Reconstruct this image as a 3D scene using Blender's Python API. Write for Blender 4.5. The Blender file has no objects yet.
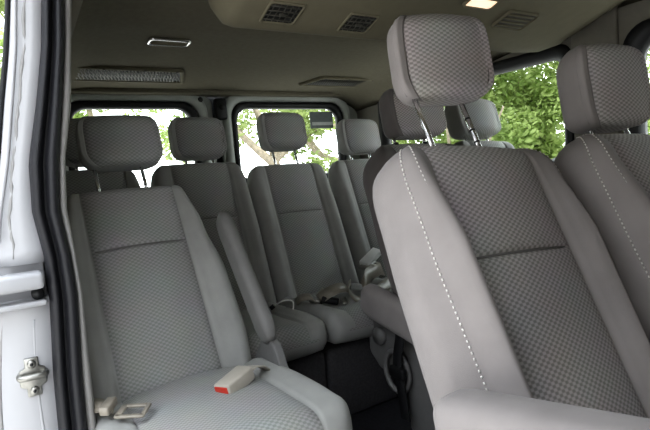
import bpy, bmesh, math, random
from mathutils import Vector, Matrix
random.seed(7)
C = bpy.context.scene.collection
V = Vector
rad = math.radians

# ------------------------------------------------------------------ camera
cam = bpy.data.cameras.new('camera'); co = bpy.data.objects.new('camera', cam); C.objects.link(co)
th, pi_, ro = rad(32), rad(5), rad(-4.5)
fwd = V((math.sin(th)*math.cos(pi_), math.cos(th)*math.cos(pi_), -math.sin(pi_)))
rt = V((math.cos(th), -math.sin(th), 0)); up = rt.cross(fwd)
r2 = rt*math.cos(ro)+up*math.sin(ro); u2 = up*math.cos(ro)-rt*math.sin(ro)
M = Matrix((r2, u2, -fwd)).transposed().to_4x4(); M.translation = V((0, 0, 1.02))
co.matrix_world = M
cam.sensor_width = 36; cam.lens = 500/650*36; cam.clip_start = 0.01; cam.clip_end = 300
bpy.context.scene.camera = co

# ------------------------------------------------------------------ materials
def new_mat(name):
    m = bpy.data.materials.new(name); m.use_nodes = True
    nt = m.node_tree; b = nt.nodes['Principled BSDF']
    return m, nt, b
def simple(name, col, rough=.6, metal=0., spec=.5, noise=0., nscale=30., bump=0., bscale=200.):
    m, nt, b = new_mat(name)
    b.inputs['Base Color'].default_value = (*col, 1); b.inputs['Roughness'].default_value = rough
    b.inputs['Metallic'].default_value = metal; b.inputs['Specular IOR Level'].default_value = spec
    tc = nt.nodes.new('ShaderNodeTexCoord')
    if noise:
        n = nt.nodes.new('ShaderNodeTexNoise'); n.inputs['Scale'].default_value = nscale; n.inputs['Detail'].default_value = 4
        nt.links.new(tc.outputs['Object'], n.inputs['Vector'])
        r = nt.nodes.new('ShaderNodeValToRGB')
        r.color_ramp.elements[0].position = .3; r.color_ramp.elements[1].position = .7
        r.color_ramp.elements[0].color = (*[c*(1-noise) for c in col], 1)
        r.color_ramp.elements[1].color = (*[min(1, c*(1+noise)) for c in col], 1)
        nt.links.new(n.outputs['Fac'], r.inputs['Fac']); nt.links.new(r.outputs['Color'], b.inputs['Base Color'])
    if bump:
        n2 = nt.nodes.new('ShaderNodeTexNoise'); n2.inputs['Scale'].default_value = bscale; n2.inputs['Detail'].default_value = 2
        nt.links.new(tc.outputs['Object'], n2.inputs['Vector'])
        bp = nt.nodes.new('ShaderNodeBump'); bp.inputs['Strength'].default_value = bump; bp.inputs['Distance'].default_value = .002
        nt.links.new(n2.outputs['Fac'], bp.inputs['Height']); nt.links.new(bp.outputs['Normal'], b.inputs['Normal'])
    return m
def weave(name, dark, light, a=.0076, bb=.0052, bump=.35):
    """woven upholstery: rows of small light and dark oblong cells, offset row by row"""
    m, nt, b = new_mat(name)
    b.inputs['Roughness'].default_value = .9; b.inputs['Specular IOR Level'].default_value = .15
    b.inputs['Sheen Weight'].default_value = .15
    uv = nt.nodes.new('ShaderNodeUVMap'); uv.uv_map = 'UVMap'
    sp = nt.nodes.new('ShaderNodeSeparateXYZ'); nt.links.new(uv.outputs['UV'], sp.inputs[0])
    def sin_of(sock, k):
        mu = nt.nodes.new('ShaderNodeMath'); mu.operation = 'MULTIPLY'; mu.inputs[1].default_value = math.pi/k
        nt.links.new(sock, mu.inputs[0])
        s = nt.nodes.new('ShaderNodeMath'); s.operation = 'SINE'; nt.links.new(mu.outputs[0], s.inputs[0]); return s
    s1 = sin_of(sp.outputs['X'], a); s2 = sin_of(sp.outputs['Y'], bb)
    pr = nt.nodes.new('ShaderNodeMath'); pr.operation = 'MULTIPLY'
    nt.links.new(s1.outputs[0], pr.inputs[0]); nt.links.new(s2.outputs[0], pr.inputs[1])
    mr = nt.nodes.new('ShaderNodeMapRange'); mr.inputs['From Min'].default_value = -.45; mr.inputs['From Max'].default_value = .45
    nt.links.new(pr.outputs[0], mr.inputs['Value'])
    n = nt.nodes.new('ShaderNodeTexNoise'); n.inputs['Scale'].default_value = 9; n.inputs['Detail'].default_value = 3
    tc = nt.nodes.new('ShaderNodeTexCoord'); nt.links.new(tc.outputs['Object'], n.inputs['Vector'])
    mx = nt.nodes.new('ShaderNodeMix'); mx.data_type = 'RGBA'
    mx.inputs['A'].default_value = (*dark, 1); mx.inputs['B'].default_value = (*light, 1)
    nt.links.new(mr.outputs['Result'], mx.inputs['Factor'])
    m2 = nt.nodes.new('ShaderNodeMix'); m2.data_type = 'RGBA'; m2.blend_type = 'MULTIPLY'; m2.inputs['Factor'].default_value = .18
    nt.links.new(mx.outputs['Result'], m2.inputs['A']); nt.links.new(n.outputs['Color'], m2.inputs['B'])
    nt.links.new(m2.outputs['Result'], b.inputs['Base Color'])
    bp = nt.nodes.new('ShaderNodeBump'); bp.inputs['Strength'].default_value = bump; bp.inputs['Distance'].default_value = .0015
    nt.links.new(mr.outputs['Result'], bp.inputs['Height']); nt.links.new(bp.outputs['Normal'], b.inputs['Normal'])
    return m
def fabric(name, col):
    m = simple(name, col, .92, 0, .12, noise=.06, nscale=14, bump=.25, bscale=900)
    m.node_tree.nodes['Principled BSDF'].inputs['Sheen Weight'].default_value = .15
    return m

MAT = {}
MAT['weave'] = weave('seat_weave', (.29, .27, .264), (.50, .466, .456))
MAT['weave_grey'] = weave('seat_weave_grey', (.30, .298, .288), (.41, .407, .393), .0085, .0062)
MAT['plain'] = fabric('seat_plain', (.305, .28, .273))
MAT['plain_grey'] = fabric('seat_plain_grey', (.37, .368, .352))
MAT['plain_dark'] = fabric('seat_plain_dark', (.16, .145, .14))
MAT['arm_vinyl'] = simple('arm_vinyl', (.19, .185, .18), .6, noise=.05)
MAT['stitch'] = simple('stitch_thread', (.80, .77, .74), .8, bump=.1)
MAT['seam'] = simple('seam_cord', (.20, .19, .185), .85, bump=.1)
MAT['chrome'] = simple('chrome', (.92, .92, .93), .2, 1., noise=.03)
MAT['steel'] = simple('zinc_steel', (.36, .355, .33), .38, 1., noise=.15, nscale=60)
MAT['black'] = simple('black_plastic', (.012, .012, .013), .5, noise=.1)
MAT['rubber'] = simple('black_rubber', (.011, .011, .014), .5, noise=.12, nscale=60, bump=.6, bscale=350)
MAT['web'] = simple('black_webbing', (.012, .012, .014), .6, bump=.3, bscale=500)
MAT['grey_plastic'] = simple('grey_plastic', (.19, .185, .183), .5, noise=.05, bump=.2, bscale=700)
MAT['trim_grey'] = simple('trim_grey', (.30, .29, .28), .55, noise=.04, bump=.15, bscale=500)
MAT['headliner'] = simple('headliner_cloth', (.165, .151, .115), .9, 0, .1, noise=.06, nscale=50, bump=.3, bscale=600)
MAT['headliner_beige'] = simple('headliner_duct', (.165, .150, .105), .75, 0, .25, noise=.04, nscale=30, bump=.15, bscale=500)
MAT['wall_beige'] = simple('wall_trim_beige', (.19, .177, .148), .6, noise=.05, bump=.15, bscale=400)
MAT['door_paint'] = simple('painted_door_inner', (.42, .44, .41), .35, noise=.04)
MAT['white_paint'] = simple('white_car_paint', (.43, .43, .445), .3, noise=.02, nscale=8)
MAT['sealer'] = simple('seam_sealer', (.30, .295, .29), .5, noise=.08, nscale=40, bump=.5, bscale=60)
MAT['carpet'] = simple('base_carpet', (.085, .082, .086), .95, 0, .05, noise=.15, nscale=120, bump=.5, bscale=600)
MAT['floor'] = simple('floor_vinyl', (.035, .034, .04), .7, noise=.2, nscale=60, bump=.3)
MAT['belt'] = simple('belt_webbing', (.30, .27, .225), .3, noise=.08, nscale=90, bump=.3, bscale=600)
MAT['buckle_beige'] = simple('buckle_beige', (.50, .46, .40), .45, noise=.04)
MAT['red'] = simple('red_button', (.55, .05, .03), .4, noise=.05)
MAT['pale_plastic'] = simple('pale_plastic', (.75, .75, .73), .3, noise=.04)
MAT['vent_dark'] = simple('vent_dark', (.014, .014, .013), .6, noise=.1)
MAT['vent_slat'] = simple('vent_slat', (.07, .066, .055), .5, noise=.05)
MAT['asphalt'] = simple('pale_paving', (.42, .41, .395), .9, noise=.1, nscale=3, bump=.2, bscale=60)
MAT['bark'] = simple('tree_bark', (.32, .27, .21), .9, noise=.3, nscale=20, bump=.6, bscale=50)
MAT['blue'] = simple('blue_paint', (.05, .05, .22), .4, noise=.1)
MAT['sticker_dark'] = simple('sticker_dark', (.16, .18, .18), .6, noise=.1)
MAT['sticker_pale'] = simple('sticker_pale', (.50, .52, .50), .6, noise=.1)
def lens_mat():
    m, nt, b = new_mat('lamp_lens')
    b.inputs['Base Color'].default_value = (1, .9, .75, 1)
    n = nt.nodes.new('ShaderNodeTexNoise'); n.inputs['Scale'].default_value = 40
    r = nt.nodes.new('ShaderNodeValToRGB'); r.color_ramp.elements[0].color = (1, .62, .34, 1); r.color_ramp.elements[1].color = (1, .86, .68, 1)
    nt.links.new(n.outputs['Fac'], r.inputs['Fac']); nt.links.new(r.outputs['Color'], b.inputs['Emission Color'])
    b.inputs['Emission Strength'].default_value = .9
    return m
MAT['lens'] = lens_mat()
def glass_mat():
    m = bpy.data.materials.new('window_glass'); m.use_nodes = True; nt = m.node_tree; nt.nodes.clear()
    o = nt.nodes.new('ShaderNodeOutputMaterial'); t = nt.nodes.new('ShaderNodeBsdfTransparent'); g = nt.nodes.new('ShaderNodeBsdfGlossy')
    t.inputs['Color'].default_value = (.93, .97, .94, 1); g.inputs['Roughness'].default_value = .02
    f = nt.nodes.new('ShaderNodeLayerWeight'); f.inputs['Blend'].default_value = .12
    mu = nt.nodes.new('ShaderNodeMath'); mu.operation = 'MULTIPLY'; mu.inputs[1].default_value = .35
    mx = nt.nodes.new('ShaderNodeMixShader')
    nt.links.new(f.outputs['Fresnel'], mu.inputs[0]); nt.links.new(mu.outputs[0], mx.inputs['Fac'])
    nt.links.new(t.outputs[0], mx.inputs[1]); nt.links.new(g.outputs[0], mx.inputs[2]); nt.links.new(mx.outputs[0], o.inputs['Surface'])
    return m
MAT['glass'] = glass_mat()
def leaf_mat(name, c1, c2):
    m = bpy.data.materials.new(name); m.use_nodes = True; nt = m.node_tree; nt.nodes.clear()
    o = nt.nodes.new('ShaderNodeOutputMaterial'); d = nt.nodes.new('ShaderNodeBsdfDiffuse'); t = nt.nodes.new('ShaderNodeBsdfTranslucent')
    tc = nt.nodes.new('ShaderNodeTexCoord'); n = nt.nodes.new('ShaderNodeTexNoise'); n.inputs['Scale'].default_value = 2.4; n.inputs['Detail'].default_value = 6
    nt.links.new(tc.outputs['Object'], n.inputs['Vector'])
    r = nt.nodes.new('ShaderNodeValToRGB'); r.color_ramp.elements[0].position = .3; r.color_ramp.elements[1].position = .7
    r.color_ramp.elements[0].color = (*c1, 1); r.color_ramp.elements[1].color = (*c2, 1)
    nt.links.new(n.outputs['Fac'], r.inputs['Fac'])
    for x in (d, t): nt.links.new(r.outputs['Color'], x.inputs['Color'])
    mx = nt.nodes.new('ShaderNodeMixShader'); mx.inputs['Fac'].default_value = .45
    nt.links.new(d.outputs[0], mx.inputs[1]); nt.links.new(t.outputs[0], mx.inputs[2]); nt.links.new(mx.outputs[0], o.inputs['Surface'])
    return m
MAT['leaf'] = leaf_mat('leaf_green', (.20, .29, .09), (.52, .60, .27))
MAT['leaf_dark'] = leaf_mat('leaf_olive', (.14, .20, .07), (.42, .48, .21))

# ------------------------------------------------------------------ object helpers
def obj(name, bm, mats, parent=None, smooth=True, recalc=True):
    if recalc: bmesh.ops.recalc_face_normals(bm, faces=bm.faces[:])
    me = bpy.data.meshes.new(name); 
    if smooth:
        for f in bm.faces: f.smooth = True
    bm.to_mesh(me); bm.free()
    for m in (mats if isinstance(mats, (list, tuple)) else [mats]): me.materials.append(m)
    o = bpy.data.objects.new(name, me); C.objects.link(o)
    if parent: o.parent = parent
    return o
def thing(name, label, cat, loc, group=None):
    o = bpy.data.objects.new(name, None); o.empty_display_size = .05; C.objects.link(o); o.location = loc
    o['label'] = label; o['category'] = cat
    if group: o['group'] = group
    return o
def tag(o, label, cat, group=None):
    o['label'] = label; o['category'] = cat
    if group: o['group'] = group
    return o
def struct(o): o['kind'] = 'structure'; return o

def add_box(bm, c, s, bev=0., seg=2, rot=None, mi=0):
    ret = bmesh.ops.create_cube(bm, size=1); vs = ret['verts']
    for v in vs: v.co = V((v.co.x*s[0], v.co.y*s[1], v.co.z*s[2]))
    fs = set(f for v in vs for f in v.link_faces)
    if bev:
        es = list(set(e for v in vs for e in v.link_edges))
        r = bmesh.ops.bevel(bm, geom=es, offset=bev, segments=seg, profile=.5, affect='EDGES')
        vs = list(set(r['verts']) | set(v for v in vs if v.is_valid))
        fs = set(f for v in vs for f in v.link_faces)
    for f in fs: f.material_index = mi
    c = V(c)
    for v in vs:
        p = v.co.copy()
        if rot is not None: p = rot @ p
        v.co = p + c
    return vs
def add_tube(bm, pts, r, n=8, mi=0, caps=True, closed=False):
    pts = [V(p) for p in pts]; rings = []; N = len(pts); prev = None
    for i, p in enumerate(pts):
        if closed: t = (pts[(i+1) % N]-pts[i-1])
        else: t = pts[min(i+1, N-1)]-pts[max(i-1, 0)]
        t.normalize()
        if prev is None:
            a = V((0, 0, 1)) if abs(t.z) < .9 else V((1, 0, 0)); x = t.cross(a).normalized()
        else: x = (prev - t*prev.dot(t)).normalized()
        prev = x; y = t.cross(x)
        rr = r[i] if isinstance(r, (list, tuple)) else r
        rings.append([bm.verts.new(p+(x*math.cos(2*math.pi*k/n)+y*math.sin(2*math.pi*k/n))*rr) for k in range(n)])
    for i in range(N if closed else N-1):
        A, B = rings[i], rings[(i+1) % N]
        for k in range(n):
            f = bm.faces.new((A[k], A[(k+1) % n], B[(k+1) % n], B[k])); f.material_index = mi
    if caps and not closed:
        for R_ in (rings[0], rings[-1]):
            f = bm.faces.new(R_); f.material_index = mi
def add_strip(bm, pts, width_vecs, thick, mi=0):
    """a flat webbing: centre line pts, half-width vectors, thickness along the local normal"""
    rows = []
    N = len(pts)
    for i, p in enumerate(pts):
        p = V(p); w = V(width_vecs[i] if isinstance(width_vecs, list) else width_vecs)
        t = V(pts[min(i+1, N-1)])-V(pts[max(i-1, 0)]); n = t.cross(w).normalized()*thick/2
        rows.append([bm.verts.new(p-w-n), bm.verts.new(p+w-n), bm.verts.new(p+w+n), bm.verts.new(p-w+n)])
    for A, B in zip(rows, rows[1:]):
        for k in range(4):
            bm.faces.new((A[k], A[(k+1) % 4], B[(k+1) % 4], B[k])).material_index = mi
    bm.faces.new(rows[0]); bm.faces.new(rows[-1])
def smooth_path(pts, n=8):
    """Catmull-Rom through pts"""
    P = [V(p) for p in pts]; out = []
    for i in range(len(P)-1):
        p0 = P[max(i-1, 0)]; p1 = P[i]; p2 = P[i+1]; p3 = P[min(i+2, len(P)-1)]
        for k in range(n):
            t = k/n
            out.append(.5*((2*p1)+(p2-p0)*t+(2*p0-5*p1+4*p2-p3)*t*t+(3*p1-p0-3*p2+p3)*t**3))
    out.append(P[-1]); return out
def lerp_prof(prof, t):
    for (t0, a), (t1, b) in zip(prof, prof[1:]):
        if t <= t1:
            x = (t-t0)/(t1-t0) if t1 > t0 else 0
            x = x*x*(3-2*x); return a+(b-a)*x
    return prof[-1][1]

# ------------------------------------------------------------------ upholstered pad (backrest, cushion, headrest)
class Path(list): pass
def pad(L, prof, T, pw, bol, crease=None, rtop=.04, rbot=.03, bulge=.012, fr=None, taper_t=1.0, steps=26, pwp=None, poff=0., flank=0., full=False):
    """local axes: u across, v along, n outward.  Returns (bmesh, frame(u,v,n) edge path left/right)"""
    bm = bmesh.new(); uvl = bm.loops.layers.uv.new('UVMap')
    rows = []
    for k in range(0, 6): a = (k/6)*math.pi/2; rows.append((rbot*(1-math.sin(a)) if 0 else rbot*(1-math.cos(math.pi/2-a)) , rbot*(1-math.sin(a))))
    # rows: (v, inset), start at v=0 with inset rbot and end with inset 0
    rows = [(rbot*(1-math.cos(a)), rbot*(1-math.sin(a))) for a in [k/6*math.pi/2 for k in range(7)]]
    top = [(L-rtop+rtop*math.sin(a), rtop*(1-math.cos(a))) for a in [k/7*math.pi/2 for k in range(8)]]
    mid = []
    v0, v1 = rows[-1][0], top[0][0]
    for k in range(1, steps): mid.append(v0+(v1-v0)*k/steps)
    if crease:
        vc = crease*L; mid = [m for m in mid if abs(m-vc) > .012]+[vc-.009, vc-.004, vc, vc+.004, vc+.009]; mid.sort()
    rows = rows+[(m, 0) for m in mid]+top
    ring_rows = []; meta = []; arc = 0; pathL = []; pathR = []; inner = ([], [])
    pv = None
    for v, ins in rows:
        t = v/L; hw = max(.012, lerp_prof(prof, t)-ins)
        p = pw if pwp is None else lerp_prof(pwp, t)
        p = min(p, hw-.014 if hw > .05 else hw*.7)
        Tt = T*(1+(taper_t-1)*t); cr = 0
        if crease and abs(v-crease*L) < .0085: cr = -.010 if abs(v-crease*L) < .002 else -.005
        b = bol*(1 if bol else 0)*min(1, max(0.15, (1-t)*3.2)) if bol else 0
        endf = 1-min(1, ins/max(rtop, rbot)); b *= endf
        loop = []
        def F(u, n): loop.append((u+poff*(1-min(1, abs(u)/hw)**2), -Tt/2+(n+Tt/2)*max(.1, 1-ins/(Tt/2))))
        # left side of the front, from the outer edge to the panel
        xs = (1.0, .93, .82, .68, .52, .36, .2, .09)
        def bn(x): return b*math.sin(math.pi*min(1, x*.5+.0)*1.0)*1.0 if x < .52 else b*(1-((x-.52)/.48)**2.2) - .018*max(0, (x-.8)/.2)**2
        hf = max(p+.02, hw-flank*(1-t)*endf); nl = [(p+(hf-p)*x, bn(x)) for x in xs]
        for u, n in nl: F(-u, n)
        F(-(p+.003), -.008*endf); F(-(p-.001), -.002*endf)
        for k in range(1, 12):
            s = -1+2*k/12; F(p*s, bulge*(1-s*s)+cr)
        F(p-.001, -.002*endf*(not full)); F(p+.003, -.008*endf*(not full))
        for u, n in reversed(nl): F(u, n)
        # side, back
        sd = [(hw+.004, -.045), (hw+.005, -Tt*.55), (hw-.002, -Tt+.03), (hw-.02, -Tt+.006)] if Tt > .08 else [(hw+.002, -.03), (hw, -Tt*.7)]
        sd = [(u if ins == 0 else max(.01, u), n) for u, n in sd]
        for u, n in sd: F(u, n)
        F(hw*.6, -Tt); F(0, -Tt-.004); F(-hw*.6, -Tt)
        for u, n in reversed(sd): F(-u, n)
        if pv is not None: arc += math.hypot(v-pv[0], ins-pv[1])
        pv = (v, ins)
        vs = [bm.verts.new((u, v, n)) for u, n in loop]
        ring_rows.append(vs); meta.append((arc, loop))
        pathL.append(V((loop[0][0], v, loop[0][1]))); iR = 8+2+11+2+7
        pathR.append(V((loop[iR][0], v, loop[iR][1])))
        for k in (0, 1):
            j = 1 if k == 0 else iR-1
            j2 = j+(1 if k == 0 else -1)
            inner[k].append(V((loop[j][0]*.15+loop[j2][0]*.85, v, loop[j][1]*.15+loop[j2][1]*.85+.001)))
    n = len(ring_rows[0])
    i0, i1 = (9, 29) if full else (9, 21)          # pattern panel columns
    for r in range(len(ring_rows)-1):
        A, B = ring_rows[r], ring_rows[r+1]
        for k in range(n):
            k2 = (k+1) % n
            f = bm.faces.new((A[k], A[k2], B[k2], B[k])); f.material_index = 0 if i0 <= k <= i1 else 1
            for lp, (rr, kk) in zip(f.loops, ((r, k), (r, k2), (r+1, k2), (r+1, k))):
                lp[uvl].uv = (meta[rr][1][kk][0], meta[rr][0])
    f = bm.faces.new(ring_rows[0]); f.material_index = 0 if full else 1
    for lp in f.loops: lp[uvl].uv = (lp.vert.co.x, lp.vert.co.z)
    f = bm.faces.new(ring_rows[-1]); f.material_index = 0
    for lp in f.loops: lp[uvl].uv = (lp.vert.co.x, arc-lp.vert.co.z)
    pathL = Path(pathL); pathR = Path(pathR); pathL.inner, pathR.inner = inner
    return bm, pathL, pathR
def xf(bm, o, u, v, n):
    """move a bmesh from local (u,v,n) into the thing's frame"""
    for w in bm.verts:
        c = w.co; w.co = o+u*c.x+v*c.y+n*c.z
def xp(path, o, u, v, n): return [o+u*c.x+v*c.y+n*c.z for c in path]
def resample(path, d):
    out = [path[0]]; acc = 0
    for a, b in zip(path, path[1:]):
        l = (b-a).length
        if l < 1e-9: continue
        x = d-acc
        while x <= l: out.append(a+(b-a)*(x/l)); x += d
        acc = (acc+l) % d
    return out
def stitches(path, off, parent, name='stitching', d=.0095, w=.0015, mat='stitch', skip=2):
    pts = resample([p+off for p in path], d*.5)
    bm = bmesh.new()
    for i in range(0, len(pts)-1, skip): add_tube(bm, [pts[i], pts[i]+(pts[i+1]-pts[i])*.9], w, 5)
    return obj(name, bm, MAT[mat], parent)

def make_seat(label, loc, bot, top, prof, pw, T=.13, bol=.035, crease=.62, plain='plain', wv='weave', head=None, cushion=None, stitch=False,
              rtop=.05, yaw=0., group=None, pwp=None, base=None, side_plain=None, poff=0., flank=0.):
    loc = V(loc)
    root = thing('passenger_seat', label, 'seat', loc, group)
    o = V(bot)-loc; v = (V(top)-V(bot)); L = v.length; v.normalize()
    u = V((math.cos(yaw), math.sin(yaw), 0)); u = (u-v*u.dot(v)).normalized(); n = u.cross(v)
    bm, pl, pr = pad(L, prof, T, pw, bol, crease, rtop=rtop, pwp=pwp, poff=poff, flank=flank)
    xf(bm, o, u, v, n)
    back = obj('backrest', bm, [MAT[wv], MAT[plain]], root)
    if crease:
        cb = bmesh.new(); zc_ = -.006
        add_tube(cb, [o+v*(crease*L)+u*(pw*k/6*.97+poff*.9)+n*(.012*(1-(k/6)**2)+zc_) for k in range(-6, 7)], .0022, 6); obj('crease_seam', cb, MAT['seam'], back)
    if stitch:
        for side, p in (('L', pl), ('R', pr)):
            s = -1 if side == 'L' else 1
            pw_ = xp(p, o, u, v, n)[8:]
            stitches(xp(p.inner, o, u, v, n)[8:], n*.0012+u*(-s*.003), back)
            stitches(pw_, u*(s*.0015)+n*.000, back)
            cord = bmesh.new(); add_tube(cord, [q+u*(-s*.006)+n*.004 for q in pw_], .0022, 6); obj('seam', cord, MAT['plain'], back)
    if head:
        W, H, TH, gap, hdx, tilt = head['W'], head['H'], head['T'], head['gap'], head.get('dx', 0), head.get('tilt', 6)
        hy = head.get('yaw', 0)
        hb = o+v*L+n*(-T*.5)+u*hdx
        hv = (Matrix.Rotation(rad(tilt), 3, u) @ v); hu = Matrix.Rotation(rad(hy), 3, hv) @ u; hn = hu.cross(hv)
        ho = hb+v*gap+hn*(TH*.5)+u*head.get('hshift', 0)
        hp = [(0, W*.46), (.25, W*.5), (.6, W*.5), (1, W*.465)]
        bm, pl, pr = pad(H, hp, TH, W*.5-.013, 0, None, rtop=.05, rbot=.03, bulge=.014, steps=12, full=True)
        xf(bm, ho, hu, hv, hn)
        hr = obj('headrest', bm, [MAT[wv], MAT[side_plain or plain]], root)
        ps = head.get('post', .155)/2
        for s in (-1, 1):
            b2 = bmesh.new(); p0 = hb+u*(s*ps)
            add_tube(b2, [p0-v*.03, p0+v*(gap+.03)], .0062, 12)
            post = obj('headrest_post', b2, MAT['chrome'], hr)
            if gap > .05 and s == 1:
                for k in range(3):
                    b3 = bmesh.new(); add_tube(b3, [p0+v*(gap*(.25+.22*k)), p0+v*(gap*(.25+.22*k)+.004)], .0066, 12); obj('notch', b3, MAT['black'], hr)
            b3 = bmesh.new(); add_tube(b3, [p0-v*.012, p0+v*.006], .013, 12); obj('post_sleeve', b3, MAT['black'], back)
        if head.get('seam', True):
            for s, p in ((-1, pl), (1, pr)):
                q = xp(p, ho, hu, hv, hn)[3:-4]
                cord = bmesh.new(); add_tube(cord, [w+hu*(-s*.001)+hn*.0005 for w in q], .0016, 6); obj('seam', cord, MAT[plain], hr)
                if stitch: stitches(q, hu*(-s*.007)+hn*.005, hr, w=.0007, mat='plain')
    if cushion:
        cL, cw, cT, cz = cushion['L'], cushion['w'], cushion['T'], cushion.get('drop', 0)
        co_ = V(cushion['o'])-loc
        cv = V((math.sin(yaw), -math.cos(yaw), cushion.get('rise', .06))).normalized(); cu = u
        cu = -cu; cn = cu.cross(cv)
        bm, pl, pr = pad(cL, cw, cT, cushion.get('pw', pw), cushion.get('bol', .02), cushion.get('crease'), rtop=cushion.get('rtop', .06), rbot=.03, bulge=.014)
        xf(bm, co_, cu, cv, cn)
        obj('seat_cushion', bm, [MAT[wv], MAT[plain]], root)
    if base:
        x0, x1, y0, y1, z0, z1 = base
        b4 = bmesh.new(); add_box(b4, V(((x0+x1)/2, (y0+y1)/2, (z0+z1)/2))-loc, (x1-x0, y1-y0, z1-z0), .02, 3)
        obj('seat_base', b4, MAT['carpet'], root)
    return root, back

# ------------------------------------------------------------------ the passenger seats
PN = .145
S1, S1b = make_seat('large taupe seat nearest the camera, tall headrest on long chrome posts', (.78, .45, .05), (.765, .375, .44), (.812, .695, 1.065),
    [(0, .222), (.3, .224), (.6, .222), (.85, .214), (1, .20)], .142, T=.15, bol=.045, crease=.645, stitch=True, rtop=.06, poff=-.016, flank=.055,
    head=dict(W=.218, H=.205, T=.095, gap=.140, tilt=16, dx=.020, post=.14, yaw=-16, hshift=.012), cushion=dict(o=(.77, .44, .47), L=.50, w=[(0, .245), (1, .25)], T=.15),
    base=(.57, .97, .0, .4, .05, .34))
S2, S2b = make_seat('taupe seat by the side window right of the nearest seat, its headrest pushed right down', (1.25, .4, .05), (1.235, .30, .44), (1.265, .615, 1.07),
    [(0, .215), (.3, .215), (.6, .215), (.85, .21), (1, .195)], .135, T=.14, bol=.04, crease=.60, stitch=True, rtop=.06,
    head=dict(W=.198, H=.215, T=.115, gap=.032, tilt=17, dx=.03, yaw=-13, hshift=-.012), cushion=dict(o=(1.25, .36, .47), L=.45, w=[(0, .22), (1, .22)], T=.15),
    base=(1.06, 1.44, -.05, .33, .05, .34))
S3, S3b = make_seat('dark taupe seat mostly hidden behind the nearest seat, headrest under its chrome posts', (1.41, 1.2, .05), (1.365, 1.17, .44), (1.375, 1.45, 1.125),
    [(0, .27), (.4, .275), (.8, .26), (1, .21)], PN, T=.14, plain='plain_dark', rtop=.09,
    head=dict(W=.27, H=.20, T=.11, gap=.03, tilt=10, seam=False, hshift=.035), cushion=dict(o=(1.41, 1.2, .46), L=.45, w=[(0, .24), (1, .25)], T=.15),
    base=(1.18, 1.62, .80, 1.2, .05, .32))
S4, S4b = make_seat('grey seat beside the far side window, only its headrest showing right of the chrome posts', (1.93, 1.45, .05), (1.93, 1.38, .44), (1.965, 1.63, 1.12),
    [(0, .2), (.8, .2), (1, .18)], .12, T=.12, plain='plain_grey', wv='weave_grey',
    head=dict(W=.27, H=.20, T=.12, gap=.03, tilt=2, seam=False), cushion=dict(o=(1.90, 1.4, .46), L=.5, w=[(0, .19), (1, .19)], T=.14),
    base=(1.73, 2.07, 1.0, 1.38, .05, .32))
A, Ab = make_seat('reclined grey single seat inside the open door, armrest folded up on its right', (.34, 1.4, .05), (.34, 1.40, .40), (.335, 1.77, 1.025),
    [(0, .245), (.25, .262), (.5, .255), (.75, .222), (1, .185)], PN, T=.12, bol=.032, crease=.69, plain='plain_grey', wv='weave_grey', rtop=.04,
    head=dict(W=.262, H=.195, T=.11, gap=.105, tilt=12, seam=False, hshift=.018), 
    cushion=dict(o=(.365, 1.42, .455), L=.50, w=[(0, .25), (.5, .27), (1, .265)], T=.14, bol=.010, rtop=.07, rise=.05, pw=.17),
    base=(.14, .57, 1.0, 1.38, .05, .31))
def rear_seat(label, x, gap, dz=0, hw=.225, cl=.48):
    return make_seat(label, (x, 1.97, .05), (x-.01, 1.985, .42), (x, 2.25, 1.085+dz),
        [(0, hw), (.5, hw), (.85, hw-.01), (1, hw-.03)], .13, T=.12, bol=.022, crease=.62, plain='plain_grey', wv='weave_grey', rtop=.05, group='rear bench seats',
        head=dict(W=.245, H=.20, T=.11, gap=gap, tilt=10, seam=False, post=.13, dx=.025), cushion=dict(o=(x-.03*(cl > .45), 2.0, .45), L=cl, w=[(0, .218), (1, .22)], T=.12, pw=.13),
        base=((x-.256, x+.196) if cl > .45 else (x-.2, x+.19))+(2.06-cl, 1.98, .05, .34))
B2 = rear_seat('dark grey seat of the rear bench partly hidden behind the reclined single seat', .29, .03, dz=.03, hw=.20, cl=.36)
B1 = rear_seat('dark grey rear bench seat behind the folded armrest, its headrest lowered onto it', .75, .03, dz=.03)
C1 = rear_seat('grey rear bench seat with headrest raised on thin posts in front of the tree', 1.21, .09)
D1 = rear_seat('grey rear bench seat at the far corner, headrest low by the right rear window edge', 1.69, .045)

# ------------------------------------------------------------------ armrests, plastic covers and levers (parts of their seats)
def loft_box(sections, mat, name, parent, mats=None):
    """rounded-rectangle sections (centre, width vec, height vec, radius) joined into one pad with closed rounded ends"""
    bm = bmesh.new(); rings = []
    for c, w, h, r in sections:
        c, w, h = V(c), V(w), V(h); lw, lh = w.length, h.length; r = min(r, lw*.99, lh*.99)
        ring = []
        for cx, cy, a0 in ((1, 1, 0), (-1, 1, 90), (-1, -1, 180), (1, -1, 270)):
            for k in range(6):
                a = rad(a0+90*k/5); x = cx*(lw-r)+r*math.cos(a); y = cy*(lh-r)+r*math.sin(a)
                ring.append(bm.verts.new(c+w/lw*x+h/lh*y))
        rings.append(ring)
    for A_, B_ in zip(rings, rings[1:]):
        n = len(A_)
        for k in range(n): bm.faces.new((A_[k], A_[(k+1) % n], B_[(k+1) % n], B_[k]))
    bm.faces.new(rings[0]); bm.faces.new(rings[-1])
    return obj(name, bm, mat, parent)
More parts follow.
